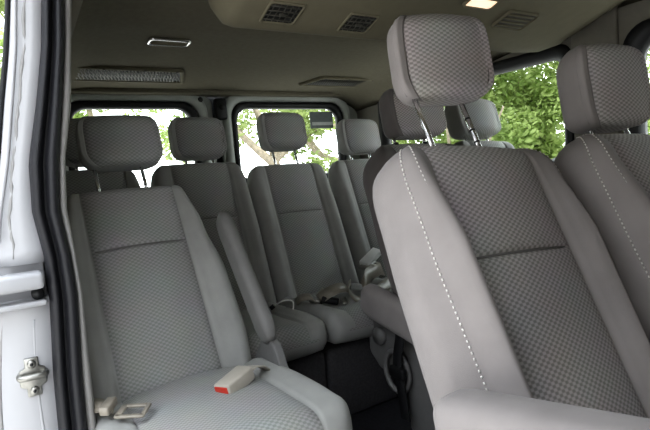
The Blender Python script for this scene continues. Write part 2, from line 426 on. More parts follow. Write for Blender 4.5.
def armrest(parent, p0, p1, hw, hh, mat, wdir, end=.03, stitch=False, name='armrest', r=.03):
    loc = parent.location
    p0, p1 = V(p0)-loc, V(p1)-loc; d = (p1-p0); L = d.length; d.normalize()
    w = V(wdir); w = (w-d*w.dot(d)).normalized(); h = w.cross(d)
    secs = []
    ts = [0, .008, .02, .04]+[.1+.8*k/8 for k in range(9)]
    ends = [(0, .45), (.012, .75), (.03, .93), (.06, 1)]
    seq = [(a, s) for a, s in ends]+[(L*k/6, 1) for k in range(1, 6)]+[(L-a, s) for a, s in reversed(ends)]
    for a, s in seq: secs.append((p0+d*a, w*(hw*s), h*(hh*s), r*s))
    o = loft_box(secs, mat, name, parent)
    if stitch:
        for off in (.006, .016):
            path = []
            for a, s in seq: path.append(p0+d*a+w*(-(hw*s)-.0005)+h*(hh*s-r*s-off*s+.004))
            stitches(path, V((0, 0, 0)), o, skip=2)
    return o
armrest(S1, (.520, .535, .628), (.520, .11, .712), .042, .052, MAT['plain'], (1, 0, 0), stitch=True, r=.03)
armrest(S3, (1.075, 1.49, .545), (1.075, 1.08, .470), .034, .064, MAT['plain'], (1, 0, 0), r=.034)
armrest(A, (.605, 1.325, .53), (.585, 1.585, .905), .022, .042, MAT['arm_vinyl'], (1, 0, 0), r=.02)

def poly_prism(name, pts, axis, t, mat, parent, bev=.006):
    """pts: outline in world coordinates; extruded by vector t"""
    loc = parent.location if parent else V((0, 0, 0))
    bm = bmesh.new(); vs = [bm.verts.new(V(p)-loc) for p in pts]; f = bm.faces.new(vs)
    r = bmesh.ops.extrude_face_region(bm, geom=[f]); nv = [g for g in r['geom'] if isinstance(g, bmesh.types.BMVert)]
    for v in nv: v.co += V(t)
    bmesh.ops.recalc_face_normals(bm, faces=bm.faces[:])
    if bev: bmesh.ops.bevel(bm, geom=bm.edges[:], offset=bev, segments=2, profile=.5, affect='EDGES')
    o = obj(name, bm, mat, parent, smooth=False); return o
def circ(c, r, a0, a1, n, plane='yz'):
    return [(c[0], c[1]+r*math.cos(rad(a0+(a1-a0)*k/n)), c[2]+r*math.sin(rad(a0+(a1-a0)*k/n))) for k in range(n+1)]
# cover of the single seat's recliner
poly_prism('recliner_cover', [(.600, 1.46, .34), (.600, 1.22, .34), (.600, 1.215, .43), (.600, 1.27, .47), (.600, 1.30, .525), (.600, 1.345, .55), (.600, 1.39, .52), (.600, 1.45, .45)], 'x', (.028, 0, 0), MAT['grey_plastic'], A)
# side cover of the seat behind the nearest one, with pivot cap and release lever
cv = poly_prism('side_cover', [(1.13, 1.56, .47), (1.13, 1.56, .30), (1.13, 1.50, .25), (1.13, 1.36, .22), (1.13, 1.34, .06), (1.13, .95, .06), (1.13, .95, .40), (1.13, 1.22, .47)], 'x', (.03, 0, 0), MAT['grey_plastic'], S3, .012)
bm = bmesh.new(); add_tube(bm, [V((1.112, 1.475, .385))-S3.location, V((1.135, 1.475, .385))-S3.location], .033, 24); obj('pivot_cap', bm, MAT['grey_plastic'], S3)
lv = [V((1.110, 1.37, .28))+V((0, .065*math.cos(a), .075*math.sin(a))) for a in [2*math.pi*k/20 for k in range(20)]]
bm = bmesh.new(); add_tube(bm, [p-S3.location for p in lv], .010, 8, closed=True); obj('release_lever', bm, MAT['grey_plastic'], S3)
# matching cover under the nearest seat's armrest
poly_prism('side_cover', [(.52, .55, .52), (.52, .55, .05), (.52, .02, .05), (.52, .02, .45), (.52, .3, .52)], 'x', (.03, 0, 0), MAT['grey_plastic'], S1, .012)

# ------------------------------------------------------------------ belts and buckles
t = thing('seat_belt_strap', 'black webbing strap hanging beside the release lever of the seat behind', 'strap', (1.10, 1.30, .2))
bm = bmesh.new(); L0 = t.location
add_strip(bm, [p-L0 for p in smooth_path([(1.092, 1.315, .475), (1.082, 1.31, .42), (1.080, 1.325, .36), (1.080, 1.33, .30), (1.082, 1.32, .24), (1.085, 1.315, .17), (1.085, 1.31, .13)])], (0, .022, 0), .003)
obj('webbing', bm, MAT['web'], t)
bm = bmesh.new(); add_box(bm, V((1.078, 1.325, .30))-L0, (.02, .07, .04), .005); obj('slider', bm, MAT['black'], t)
bm = bmesh.new(); add_tube(bm, [V((1.09, 1.318, .468))-L0, V((1.09, 1.318, .485))-L0], .009, 10); obj('anchor_bolt', bm, MAT['steel'], t)

def rotz_x(z, x, y=0): return Matrix.Rotation(z, 3, 'Z') @ Matrix.Rotation(x, 3, 'X') @ Matrix.Rotation(y, 3, 'Y')
# beige buckle with red button lying on the single seat
bk = thing('seat_belt_buckle', 'beige belt buckle with red press button lying on the single seat', 'buckle', (.446, 1.225, .488))
R_ = rotz_x(rad(-64), rad(10), rad(-6))
bm = bmesh.new(); add_box(bm, (0, 0, 0), (.056, .10, .040), .007, 3, R_); obj('housing', bm, MAT['buckle_beige'], bk)
bm = bmesh.new(); add_box(bm, R_ @ V((0, -.0495, .004)), (.044, .006, .022), .002, 2, R_); obj('press_button', bm, MAT['red'], bk)
bm = bmesh.new(); add_box(bm, R_ @ V((0, -.0500, -.012)), (.034, .004, .004), .001, 1, R_); obj('slot', bm, MAT['pale_plastic'], bk)
bm = bmesh.new(); add_strip(bm, [R_ @ V((0, .045, 0)), R_ @ V((0, .075, .0)), R_ @ V((-.005, .11, -.02)), R_ @ V((-.01, .135, -.05))], R_ @ V((.016, 0, 0)), .004); obj('stalk', bm, MAT['buckle_beige'], bk)

# latch tongue with bunched webbing at the door side of the single seat
tg = thing('seat_belt_tongue', 'beige belt tongue with bunched webbing on the single seat by the door seal', 'seat belt', (.13, 1.31, .452))
L0 = V((.2, 1.36, .46)); bm = bmesh.new()
for k in range(4):
    dz = .006*k
    add_strip(bm, [p-L0 for p in smooth_path([(.135, 1.37+.012*k, .47+dz), (.165, 1.355+.008*k, .50+dz*.8), (.20, 1.335+.004*k, .505+dz*.5), (.225, 1.32, .50+dz*.3)])], (.004, .012, .004), .0025)
obj('webbing', bm, MAT['belt'], tg)
R_ = rotz_x(rad(-35), rad(8))
bm = bmesh.new(); add_box(bm, V((.213, 1.318, .512))-L0, (.024, .05, .022), .004, 2, R_); obj('guide', bm, MAT['belt'], tg)
bm = bmesh.new(); c = V((.262, 1.285, .497))-L0
for dx, dy, sx, sy in ((0, .021, .07, .012), (0, -.021, .07, .012), (.03, 0, .012, .05), (-.03, 0, .016, .05)):
    add_box(bm, c+R_ @ V((dx, dy, 0)), (sx, sy, .007), .002, 1, R_)
obj('frame', bm, MAT['belt'], tg)

# belts piled on the rear bench
def belt_pile(label, paths, w, loc, buckle=None):
    t = thing('seat_belt', label, 'seat belt', loc, 'belts piled on the rear bench'); L0 = V(loc)
    for p, wv in paths:
        bm = bmesh.new(); add_strip(bm, [q-L0 for q in smooth_path(p)], wv, .003); obj('webbing', bm, MAT['belt'], t)
    if buckle:
        for c, rz, mt, s in buckle:
            bm = bmesh.new(); add_box(bm, V(c)-L0, s, .005, 2, rotz_x(rad(rz), rad(12))); obj('buckle', bm, MAT[mt], t)
    return t
zc = .475
belt_pile('tan belt loops piled on the raised-headrest bench seat', [
    ([(1.13, 1.86, zc+0.015), (1.07, 1.80, zc+0.015), (1.03, 1.745, zc+0.022), (1.06, 1.70, zc+0.056), (1.12, 1.70, zc+0.062), (1.17, 1.72, zc+0.034), (1.16, 1.69, zc+0.010)], (.004, .024, .014)),
    ([(1.24, 1.82, zc+0.022), (1.19, 1.74, zc+0.065), (1.14, 1.69, zc+0.053), (1.15, 1.65, zc+0.015), (1.22, 1.66, zc+0.010)], (.014, .022, .006)),
    ([(.95, 1.80, zc+0.015), (.955, 1.76, zc+0.040), (.985, 1.735, zc+0.043), (1.01, 1.74, zc+0.015)], (.006, .020, .008))], .02, (1.08, 1.75, zc),
    [((1.055, 1.70, zc+0.020), 50, 'black', (.03, .07, .024)), ((1.005, 1.735, zc+0.022), 40, 'steel', (.024, .05, .018)), ((1.10, 1.665, zc+0.015), -30, 'steel', (.02, .06, .012))])
belt_pile('broad tan belt folded over behind the lowered armrest', [
    ([(1.46, 1.86, zc+0.059), (1.40, 1.82, zc+0.077), (1.31, 1.77, zc+0.071), (1.25, 1.71, zc+0.056), (1.22, 1.69, zc+0.028), (1.25, 1.66, zc+0.012), (1.33, 1.68, zc+0.015), (1.42, 1.72, zc+0.022)], (.008, .026, .026)),
    ([(1.46, 1.80, zc+0.022), (1.36, 1.73, zc+0.025), (1.25, 1.67, zc+0.012)], (.008, .026, .006))], .02, (1.36, 1.75, zc))
wb = thing('pale_buckle', 'small whitish belt buckle above the piled belts by the far bench seat', 'buckle', (1.395, 1.86, .60))
bm = bmesh.new(); add_box(bm, (0, 0, 0), (.12, .05, .030), .006, 2, rotz_x(rad(20), rad(15), rad(-25))); obj('housing', bm, MAT['pale_plastic'], wb)
bm = bmesh.new(); add_box(bm, (-.03, -.012, -.028), (.085, .05, .018), .004, 2, rotz_x(rad(20), rad(5), rad(-12))); obj('latch_plate', bm, MAT['steel'], wb)
# thin wire handle in the gap between the two benches
wr = thing('wire_handle', 'bent bright wire release handle in the gap between rear bench seats', 'handle', (.89, 1.76, .47))
bm = bmesh.new(); add_tube(bm, smooth_path([(-.045, .03, .03), (-.015, 0, .05), (.02, -.01, .04), (.0, -.03, .0), (-.03, -.02, -.01), (.01, -.04, -.03)], 6), .0032, 6); obj('wire', bm, MAT['pale_plastic'], wr)
bm = bmesh.new(); add_tube(bm, [(-.045, .03, .03), (-.06, .035, .02)], .009, 8); obj('grip', bm, MAT['black'], wr)

# ------------------------------------------------------------------ the van's shell
def rrect(x0, x1, z0, z1, r, n=7):
    """rounded rectangle outline; r may be one radius or four (br, tr, tl, bl)"""
    rs = r if isinstance(r, (list, tuple)) else (r,)*4
    out = []
    for (cx, cz, a0), rr in zip(((x1, z0, -90), (x1, z1, 0), (x0, z1, 90), (x0, z0, 180)), rs):
        sx = -1 if cx == x1 else 1; sz = 1 if cz == z0 else -1
        for k in range(n+1):
            a = rad(a0+90*k/n); out.append((cx+sx*rr+rr*math.cos(a), cz+sz*rr+rr*math.sin(a)))
    return out
def sheet(name, outer, holes, place, thick, mat, parent=None):
    """flat sheet with holes; place(a,b)->Vector; thick: extrusion vector"""
    bm = bmesh.new(); edges = []
    for lp in [outer]+holes:
        vs = [bm.verts.new(place(*p)) for p in lp]
        edges += [bm.edges.new((vs[i], vs[(i+1) % len(vs)])) for i in range(len(vs))]
    bmesh.ops.triangle_fill(bm, use_beauty=True, edges=edges, use_dissolve=False)
    r = bmesh.ops.extrude_face_region(bm, geom=bm.faces[:])
    for g in r['geom']:
        if isinstance(g, bmesh.types.BMVert): g.co += V(thick)
    return obj(name, bm, mat, parent, smooth=False)
def ring(name, loops, place, mat, parent=None):
    """a moulding: successive outlines with depth offsets [(outline, depth)], place(a,b,d)"""
    bm = bmesh.new(); rs = []
    for lp, d in loops: rs.append([bm.verts.new(place(a, b, d)) for a, b in lp])
    n = len(rs[0])
    for A_, B_ in zip(rs, rs[1:]+[rs[0]]):
        for k in range(n): bm.faces.new((A_[k], A_[(k+1) % n], B_[(k+1) % n], B_[k]))
    return obj(name, bm, mat, parent)

# unseen panels added to shut out front light and high side light
struct(sheet('light_block_front', rrect(-.12, 2.3, .02, 1.74, .02), [], lambda x, z: V((x, -1.1, z)), (0, -.04, 0), MAT['wall_beige']))
struct(sheet('light_block_side', rrect(-1.1, -.12, .92, 1.74, .02), [], lambda y, z: V((-.13, y, z)), (-.04, 0, 0), MAT['wall_beige']))
# floor
bm = bmesh.new(); add_box(bm, (1.15, 1.0, .02), (2.4, 4.3, .06), .01, 1); struct(obj('floor', bm, MAT['floor']))
# right wall with two windows
XW = 2.22
def pr(y, z): return V((XW, y, z))
w1 = rrect(1.36, 2.72, .95, 1.497, (.1, .05, .06, .1)); w2 = rrect(.05, 1.10, .95, 1.50, (.1, .1, .10, .1))
# outline directions: first coordinate is depth along the van
sheet_o = rrect(-1.1, 3.05, .03, 1.72, .02)
W = struct(sheet('wall_right', sheet_o, [w1, w2], pr, (.05, 0, 0), MAT['wall_beige']))
def inset(lp, d):
    cx = sum(p[0] for p in lp)/len(lp); cz = sum(p[1] for p in lp)/len(lp)
    xs = [p[0] for p in lp]; zs = [p[1] for p in lp]; w = max(xs)-min(xs); h = max(zs)-min(zs)
    mx = (max(xs)+min(xs))/2; mz = (max(zs)+min(zs))/2
    return [(mx+(p[0]-mx)*(1-2*d/w), mz+(p[1]-mz)*(1-2*d/h)) for p in lp]
for i, (w, sw) in enumerate(((w1, .04), (w2, .05))):
    f = struct(ring('window_%d' % (i+1), [(inset(w, -.02), -.004), (inset(w, -.015), -.016), (inset(w, sw*.4), -.012), (inset(w, sw), .02), (inset(w, sw), .045), (inset(w, -.02), .045)], lambda a, b, d: V((XW+d, a, b)), MAT['black']))
    bm = bmesh.new(); bm.faces.new([bm.verts.new((XW+.035, a, b)) for a, b in inset(w, .005)]); obj('window_pane', bm, MAT['glass'], f, smooth=False)
# upper pillar trim between the two side windows
bm = bmesh.new(); add_box(bm, (XW-.012, 1.23, 1.25), (.03, .20, .95), .012, 3); o = struct(obj('trim_1', bm, MAT['wall_beige']))

# ceiling: loft across X for every depth station
def ceil_z(x, y):
    if y < 1.3: z = 1.71
    elif y < 1.95: z = 1.71-(y-1.3)/.65*.105
    elif y < 2.05: z = 1.605
    else: z = 1.605-(y-2.05)/.95*.055
    e = max(0, x-1.85)/.40; z -= .13*e*e
    e = max(0, .28-x)/.25; z -= .05*e*e
    return z
bm = bmesh.new(); grid = []
ys = [-1.1+.3*k for k in range(8)]+[1.15, 1.3, 1.5, 1.7, 1.85, 1.93, 1.97, 2.0, 2.05, 2.1, 2.3, 2.5, 2.7, 2.9, 3.02]
xs = [.02+.05*k for k in range(45)]
for y in ys:
    x0 = .02 if y < 1.4 else .20
    grid.append([bm.verts.new((x0+(x-.02)*(2.22-x0)/2.2, y, ceil_z(x, y))) for x in xs])
for a, b in zip(grid, grid[1:]):
    for k in range(len(xs)-1): bm.faces.new((a[k], a[k+1], b[k+1], b[k]))
r = bmesh.ops.extrude_face_region(bm, geom=bm.faces[:])
for g in r['geom']:
    if isinstance(g, bmesh.types.BMVert): g.co.z += .06
struct(obj('ceiling', bm, MAT['headliner']))
# air duct hump under the roof
DT = math.tan(rad(19))
def duct_z(y): return 1.45+(1.36-y)*DT
def duct():
    bm = bmesh.new(); prof = [(1.47, 1.72), (1.45, 1.55), (1.415, 1.48), (1.385, 1.455), (1.36, 1.45), (1.32, duct_z(1.32)), (1.2, duct_z(1.2)), (1.0, duct_z(1.0)), (.75, duct_z(.75)), (.65, duct_z(.65)+.05)]
    rows = []
    for x, dz in ((.53, .13), (.537, .08), (.55, .035), (.57, .008), (.60, 0), (1.2, 0), (1.85, 0), (2.0, .01), (2.15, .05)):
        rows.append([bm.verts.new((x, y, min(1.72, z+dz*(1 if z < 1.6 else 0)))) for y, z in prof])
    for a, b in zip(rows, rows[1:]):
        for k in range(len(prof)-1): bm.faces.new((a[k], a[k+1], b[k+1], b[k]))
    bm.faces.new(rows[0]); bm.faces.new(rows[-1])
    return obj('trim_2', bm, MAT['headliner_beige'])
struct(duct())
# rear header lip
bm = bmesh.new(); add_box(bm, (1.22, 2.96, 1.548), (2.0, .10, .035), .012, 3); struct(obj('trim_3', bm, MAT['headliner']))
# rear body surround (dark gap) and the two rear doors
def pb(x, z): return V((x, 3.0, z))
bm = bmesh.new(); 
hole = [rrect(.24, 2.14, .9, 1.52, .05)]
struct(sheet('wall_rear', rrect(.2, 2.3, .02, 1.62, .02), hole, lambda x, z: V((x, 3.06, z)), (0, .04, 0), MAT['black']))
for i, (x0, x1, wx0, wx1, zt, rr) in enumerate(((.17, 1.115, .30, 1.01, 1.53, (.03, .05, .08, .03)), (1.165, 2.23, 1.25, 2.075, 1.53, (.03, .17, .05, .03)))):
    wl = rrect(wx0, wx1, .98, 1.485, (.07, .10, .09, .07))
    d = struct(sheet('door_%d' % (i+1), rrect(x0, x1, .06, zt, rr), [inset(wl, -.0)], pb, (0, .035, 0), MAT['door_paint']))
    # raised pressing round the window
    obj('pressed_frame', None or (lambda: bmesh.new())(), MAT['door_paint'], d) if False else None
    ring('pressed_frame', [(inset(wl, -.075), .0), (inset(wl, -.065), -.018), (inset(wl, -.045), -.026), (inset(wl, -.02), -.018), (inset(wl, -.012), .0)], lambda a, b, dd: V((a, 3.0+dd, b)), MAT['door_paint'], d)
    f = ring('window_seal', [(inset(wl, -.014), .0), (inset(wl, -.010), -.012), (inset(wl, .018), -.010), (inset(wl, .028), .012), (inset(wl, .028), .034), (inset(wl, -.014), .034)], lambda a, b, dd: V((a, 3.0+dd, b)), MAT['black'], d)
    bm = bmesh.new(); bm.faces.new([bm.verts.new((a, 3.025, b)) for a, b in inset(wl, .005)]); obj('window_pane', bm, MAT['glass'], d, smooth=False)
bm = bmesh.new(); add_box(bm, (1.14, 3.05, .80), (.12, .02, 1.46), .004, 1); struct(obj('trim_10', bm, MAT['black']))
lt = thing('door_latch', 'black latch block at the top of the gap between the rear doors', 'latch', (1.16, 2.975, 1.45))
bm = bmesh.new(); add_box(bm, (0, 0, 0), (.075, .05, .13), .012, 2); obj('housing', bm, MAT['black'], lt)
bm = bmesh.new(); add_tube(bm, [(0, -.02, .01), (0, -.034, .01)], .018, 14); obj('latch_pin', bm, MAT['vent_dark'], lt)
bc = thing('rubber_bump_stop', 'small round black rubber stop at the corner of the left rear door frame', 'bump stop', (1.04, 2.99, 1.508))
bm = bmesh.new(); add_tube(bm, [(0, .01, 0), (0, -.012, 0), (0, -.018, 0)], [.017, .016, .009], 14); obj('stop', bm, MAT['black'], bc)
st = thing('window_sticker', 'grey sticker with a pale band in the upper right of the right rear window', 'sticker', (1.92, 3.02, 1.38))
bm = bmesh.new(); add_box(bm, (0, 0, 0), (.19, .002, .115), 0); obj('sheet', bm, MAT['sticker_dark'], st, smooth=False)
bm = bmesh.new(); add_box(bm, (.005, -.002, -.025), (.17, .002, .022), 0); obj('band', bm, MAT['sticker_pale'], st, smooth=False)

# left side: door opening pillar. Stations by height: z, x of outer skin, x of seal outer, x of seal inner, x of trim inner
ST = [(.05, -.12, .03, .094, .118), (.45, -.11, .036, .094, .116), (.60, -.10, .040, .097, .117), (.78, -.085, .052, .108, .120), (.88, -.06, .052, .104, .116), (.98, -.04, .040, .094, .110), (1.09, -.01, .046, .104, .118), (1.22, .012, .075, .125, .145), (1.34, .035, .098, .143, .158), (1.46, .052, .112, .155, .172), (1.60, .09, .15, .19, .21)]
def stat(z, k):
    for a, b in zip(ST, ST[1:]):
        if z <= b[0]: return a[k]+(b[k]-a[k])*(z-a[0])/(b[0]-a[0])
    return ST[-1][k]
def pillar_face(name, ka, kb, z0, z1, yprof, mat, n=24, parent=None, grow=None):
    """a band between station columns ka and kb; yprof: [(s, y)] section across it"""
    bm = bmesh.new(); rows = []
    for i in range(n+1):
        z = z0+(z1-z0)*i/n; a, b = stat(z, ka), stat(z, kb)
        rows.append([bm.verts.new((a+(b-a)*s, y, z)) for s, y in yprof])
    m = len(yprof)
    for A_, B_ in zip(rows, rows[1:]):
        for k in range(m): bm.faces.new((A_[k], A_[(k+1) % m], B_[(k+1) % m], B_[k]))
    bm.faces.new(rows[0]); bm.faces.new(rows[-1])
    return obj(name, bm, mat, parent)
# white jamb: upper part, rail ledge, lower part
J = struct(pillar_face('trim_4', 1, 2, .865, 1.60, [(0, 1.42), (0, 1.335), (.06, 1.318), (.35, 1.312), (.45, 1.300), (.80, 1.297), (1.15, 1.305), (1.15, 1.42)], MAT['white_paint']))
J2 = struct(pillar_face('trim_5', 1, 2, .05, .785, [(-.3, 1.42), (-.3, 1.345), (.05, 1.325), (.12, 1.308), (.45, 1.295), (.75, 1.29), (1.15, 1.30), (1.15, 1.42)], MAT['white_paint']))
# rail with rounded upper bar, dark end hole, and a lower lip
rl = struct(thing('trim_6', '', '', (-.02, 1.28, .812))); del rl['label']; del rl['category']
bm = bmesh.new(); add_box(bm, (-.03, .0, .018), (.19, .055, .038), .01, 3); obj('rail_bar', bm, MAT['white_paint'], rl)
bm = bmesh.new(); add_box(bm, (-.03, .055, .012), (.20, .03, .135), .004, 2); obj('rail_back', bm, MAT['white_paint'], rl)
bm = bmesh.new(); add_box(bm, (-.03, .012, -.033), (.19, .06, .012), .004, 2); obj('rail_lip', bm, MAT['white_paint'], rl)
bm = bmesh.new(); add_tube(bm, [(.050, -.004, -.014), (.050, .03, -.014)], .013, 14); obj('rail_hole', bm, MAT['black'], rl)
# bead of seam sealer down the jamb
bm = bmesh.new(); pth = []
for i in range(40):
    z = .88+.62*i/39; a, b = stat(z, 1), stat(z, 2)
    pth.append((a+(b-a)*(.46+.02*math.sin(i*.9)+.03*random.random()), 1.303, z))
add_tube(bm, pth, [.003+.0025*random.random() for _ in pth], 6); obj('sealer_bead', bm, MAT['sealer'], J)
bm = bmesh.new(); pth = []
for i in range(30):
    z = .1+.66*i/29; a, b = stat(z, 1), stat(z, 2)
    pth.append((a+(b-a)*(.30+.06*math.sin(z*9)), 1.304, z))
add_tube(bm, pth, .004, 6); obj('sealer_bead', bm, MAT['sealer'], J2)
for off, z0, z1 in ((.16, .1, .70), (.80, .1, .74), (.20, .92, 1.5)):
    bm = bmesh.new(); pth = []
    for i in range(24):
        z = z0+(z1-z0)*i/23; a, b = stat(z, 1), stat(z, 2); pth.append((a+(b-a)*(off+.05*math.sin(z*7)), 1.302 if off < .7 else 1.294, z))
    add_tube(bm, pth, .0045, 8); obj('pressed_line', bm, MAT['white_paint'], J2 if z1 < .8 else J)
# black edge of the outer skin
struct(pillar_face('trim_7', 1, 2, .9, 1.60, [(-.16, 1.45), (-.16, 1.33), (-.10, 1.322), (.0, 1.325), (.0, 1.45)], MAT['black']))
# rubber door seal: two ribs with a groove
struct(pillar_face('trim_8', 2, 3, .05, 1.60, [(0, 1.34), (-.02, 1.29), (.06, 1.268), (.22, 1.258), (.36, 1.266), (.42, 1.282), (.50, 1.284), (.56, 1.262), (.72, 1.250), (.90, 1.256), (1.0, 1.275), (1.0, 1.34)], MAT['rubber'], n=60))
# grey inner trim of the pillar
struct(pillar_face('trim_9', 3, 4, .05, 1.60, [(-.05, 1.40), (-.05, 1.285), (.3, 1.272), (.75, 1.275), (1.0, 1.295), (1.0, 1.40)], MAT['trim_grey'], n=40))
# left inner wall behind the pillar and outer skin
bm = bmesh.new(); rows = []
for y in (1.36, 1.6, 2.0, 2.5, 3.05):
    e = min(1, (y-1.36)/.3)
    rows.append([bm.verts.new((x, y, z)) for z, x in ((.04, .06-.03*e), (.6, .07-.04*e), (.9, .07-.04*e), (1.2, .11-.02*e), (1.36, .16), (1.62, .26))])
for a, b in zip(rows, rows[1:]):
    for k in range(5): bm.faces.new((a[k], a[k+1], b[k+1], b[k]))
r = bmesh.ops.extrude_face_region(bm, geom=bm.faces[:])
for g in r['geom']:
    if isinstance(g, bmesh.types.BMVert): g.co.x -= .05
struct(obj('wall_left', bm, MAT['wall_beige']))
# striker on the jamb
sk = thing('door_striker', 'bare metal cross-shaped striker plate bolted to the white door jamb', 'striker', (.0, 1.292, .612)); sk.scale = (.72, .7, .8)
out = [(-.017, -.055), (.017, -.055), (.017, -.030), (.032, -.022), (.032, .022), (.017, .030), (.017, .055), (-.017, .055), (-.017, .030), (-.032, .022), (-.032, -.022), (-.017, -.030)]
bm = bmesh.new(); f = bm.faces.new([bm.verts.new((x*1.15, 0, z)) for x, z in out]); r = bmesh.ops.extrude_face_region(bm, geom=[f])
for g in r['geom']:
    if isinstance(g, bmesh.types.BMVert): g.co.y -= .010
bmesh.ops.recalc_face_normals(bm, faces=bm.faces[:]); bmesh.ops.bevel(bm, geom=bm.edges[:], offset=.003, segments=2, profile=.5, affect='EDGES')
obj('plate', bm, MAT['steel'], sk)
for dz in (-.038, .038):
    bm = bmesh.new(); add_tube(bm, [(0, -.006, dz), (0, -.015, dz), (0, -.017, dz)], [.013, .012, .009], 14); add_tube(bm, [(0, -.016, dz), (0, -.0185, dz)], .005, 6, mi=1); obj('bolt', bm, [MAT['steel'], MAT['black']], sk)
bm = bmesh.new(); add_tube(bm, smooth_path([(-.036, -.004, .008), (-.032, -.03, .008), (0, -.036, .008), (.032, -.03, .008), (.036, -.004, .008)], 6), .009, 10); obj('loop', bm, MAT['steel'], sk)

# ------------------------------------------------------------------ fittings on the ceiling
DUCT_R = (-rad(19), 0, 0)
def air_vent(label, x, y):
    t = thing('air_vent', label, 'air vent', (x, y, duct_z(y)), 'vents in the roof duct'); t.rotation_euler = DUCT_R; t.scale = (.72, .85, .85)
    bm = bmesh.new(); o_ = rrect(-.080, .080, -.058, .058, .014, 4); 
    place = lambda a, b, d: V((a, b, d))
    ring('frame', [(o_, .002), (inset(o_, .002), -.006), (inset(o_, .010), -.006), (inset(o_, .012), .004), (inset(o_, .012), .006)], place, MAT['headliner_beige'], t).parent = t
    bm.free(); bm = bmesh.new(); add_box(bm, (0, 0, -.0005), (.138, .092, .002)); obj('opening', bm, MAT['vent_dark'], t, smooth=False)
    bm = bmesh.new()
    for k in range(4): add_box(bm, (0, -.034+.0225*k, -.003), (.134, .005, .005), .001, 1)
    for k in range(5): add_box(bm, (-.052+.026*k, 0, -.002), (.004, .088, .004), .001, 1)
    obj('slats', bm, MAT['vent_slat'], t)
    bm = bmesh.new(); add_box(bm, (0, 0, -.007), (.03, .010, .008), .003, 2); obj('thumb_tab', bm, MAT['vent_slat'], t)
    return t
air_vent('square slatted roof vent nearest the door side', .713, 1.285)
air_vent('square slatted roof vent left of the tall headrest', .985, 1.292)
def slope_rot(): return Matrix.Rotation(-math.atan2(.055, .95), 3, 'X')
def roof_grille(label, x0, x1, y0, y1, fill, slant):
    cx, cy = (x0+x1)/2, (y0+y1)/2; cz = ceil_z(cx, cy)-.004
    t = thing('roof_grille', label, 'grille', (cx, cy, cz)); R_ = slope_rot(); w, h = (x1-x0)/2, (y1-y0)/2
    def pl(a, b, d): return R_ @ V((a+slant*(b/h), b, d))
    o_ = rrect(-w, w, -h, h, .02, 4)
    ring('frame', [(o_, .006), (inset(o_, .004), -.010), (inset(o_, .018), -.010), (inset(o_, .022), .0), (inset(o_, .022), .006)], pl, MAT['headliner_beige'], t)
    bm = bmesh.new(); bm.faces.new([bm.verts.new(pl(a, b, -.001)) for a, b in inset(o_, .018)]); obj('backing', bm, MAT['vent_dark' if fill else 'vent_slat'], t, smooth=False)
    bm = bmesh.new()
    n = int(2*(w-.02)/.016)
    for k in range(n):
        a = -w+.024+.016*k
        for sgn in ((1, -1) if fill else (1,)):
            p0, p1 = pl(a, -h+.022, -.005), pl(a+sgn*.02, h-.022, -.005)
            p0.x = max(-w+.02-slant, min(w-.02+slant, p0.x))
            add_tube(bm, [p0, p1], .0020, 4)
    if not fill:
        for k in range(6): add_tube(bm, [pl(-w+.02, -h+.03+k*(2*h-.06)/5, -.004), pl(w-.02, -h+.03+k*(2*h-.06)/5, -.004)], .002, 4)
    obj('mesh', bm, MAT['trim_grey' if fill else 'vent_slat'], t)
    for k in (-.9, -.3, .35, .9):
        bm = bmesh.new(); add_tube(bm, [pl(k*w*.98, -h+.010, -.008), pl(k*w*.98, -h+.010, -.014)], .006, 8); obj('clip', bm, MAT['vent_slat'], t)
    return t
roof_grille('long meshed roof grille above the left rear door', .26, .84, 2.50, 2.74, True, .035)
roof_grille('long flat closed roof grille above the right rear window', 1.60, 2.18, 2.52, 2.72, False, -.03)
def roof_lamp(label, x, y, z, w, h, lit, name='ceiling_lamp', cat='lamp', rot=None, chrome=False):
    t = thing(name, label, cat, (x, y, z)); R_ = rot or Matrix.Identity(3)
    o_ = rrect(-w/2, w/2, -h/2, h/2, min(h*.25, .015), 4)
    def pl(a, b, d): return R_ @ V((a, b, d))
    ring('bezel', [(o_, .004), (inset(o_, .002), -.008), (inset(o_, .007), -.009), (inset(o_, .009), -.002), (inset(o_, .009), .003)], pl, MAT['chrome' if chrome else 'headliner_beige'], t)
    bm = bmesh.new(); bm.faces.new([bm.verts.new(pl(a, b, -.003)) for a, b in inset(o_, .008)]); obj('lens' if lit else 'recess', bm, MAT['lens' if lit else 'vent_slat'], t, smooth=False)
    if not lit:
        bm = bmesh.new()
        for k in range(4): 
            b = -h*.28+h*.19*k; add_box(bm, R_ @ V((0, b, -.005)), (w*.8, h*.07, .005), .001, 1, R_)
        obj('slats', bm, MAT['headliner_beige'], t)
    return t
roof_lamp('small chrome rimmed slot lamp above the left rear door', .625, 2.10, ceil_z(.6, 2.1)-.004, .17, .075, False, 'roof_slot', 'lamp', slope_rot(), True)
roof_lamp('lit warm roof lamp at the top edge of the picture', 1.37, 1.13, duct_z(1.13)-.001, .14, .06, True, rot=Matrix.Rotation(-rad(19), 3, 'X'))
roof_lamp('slatted roof lamp over the far window seat', 1.615, 1.185, duct_z(1.185)-.001, .17, .10, False, 'roof_slot', 'lamp', Matrix.Rotation(-rad(19), 3, 'X'))

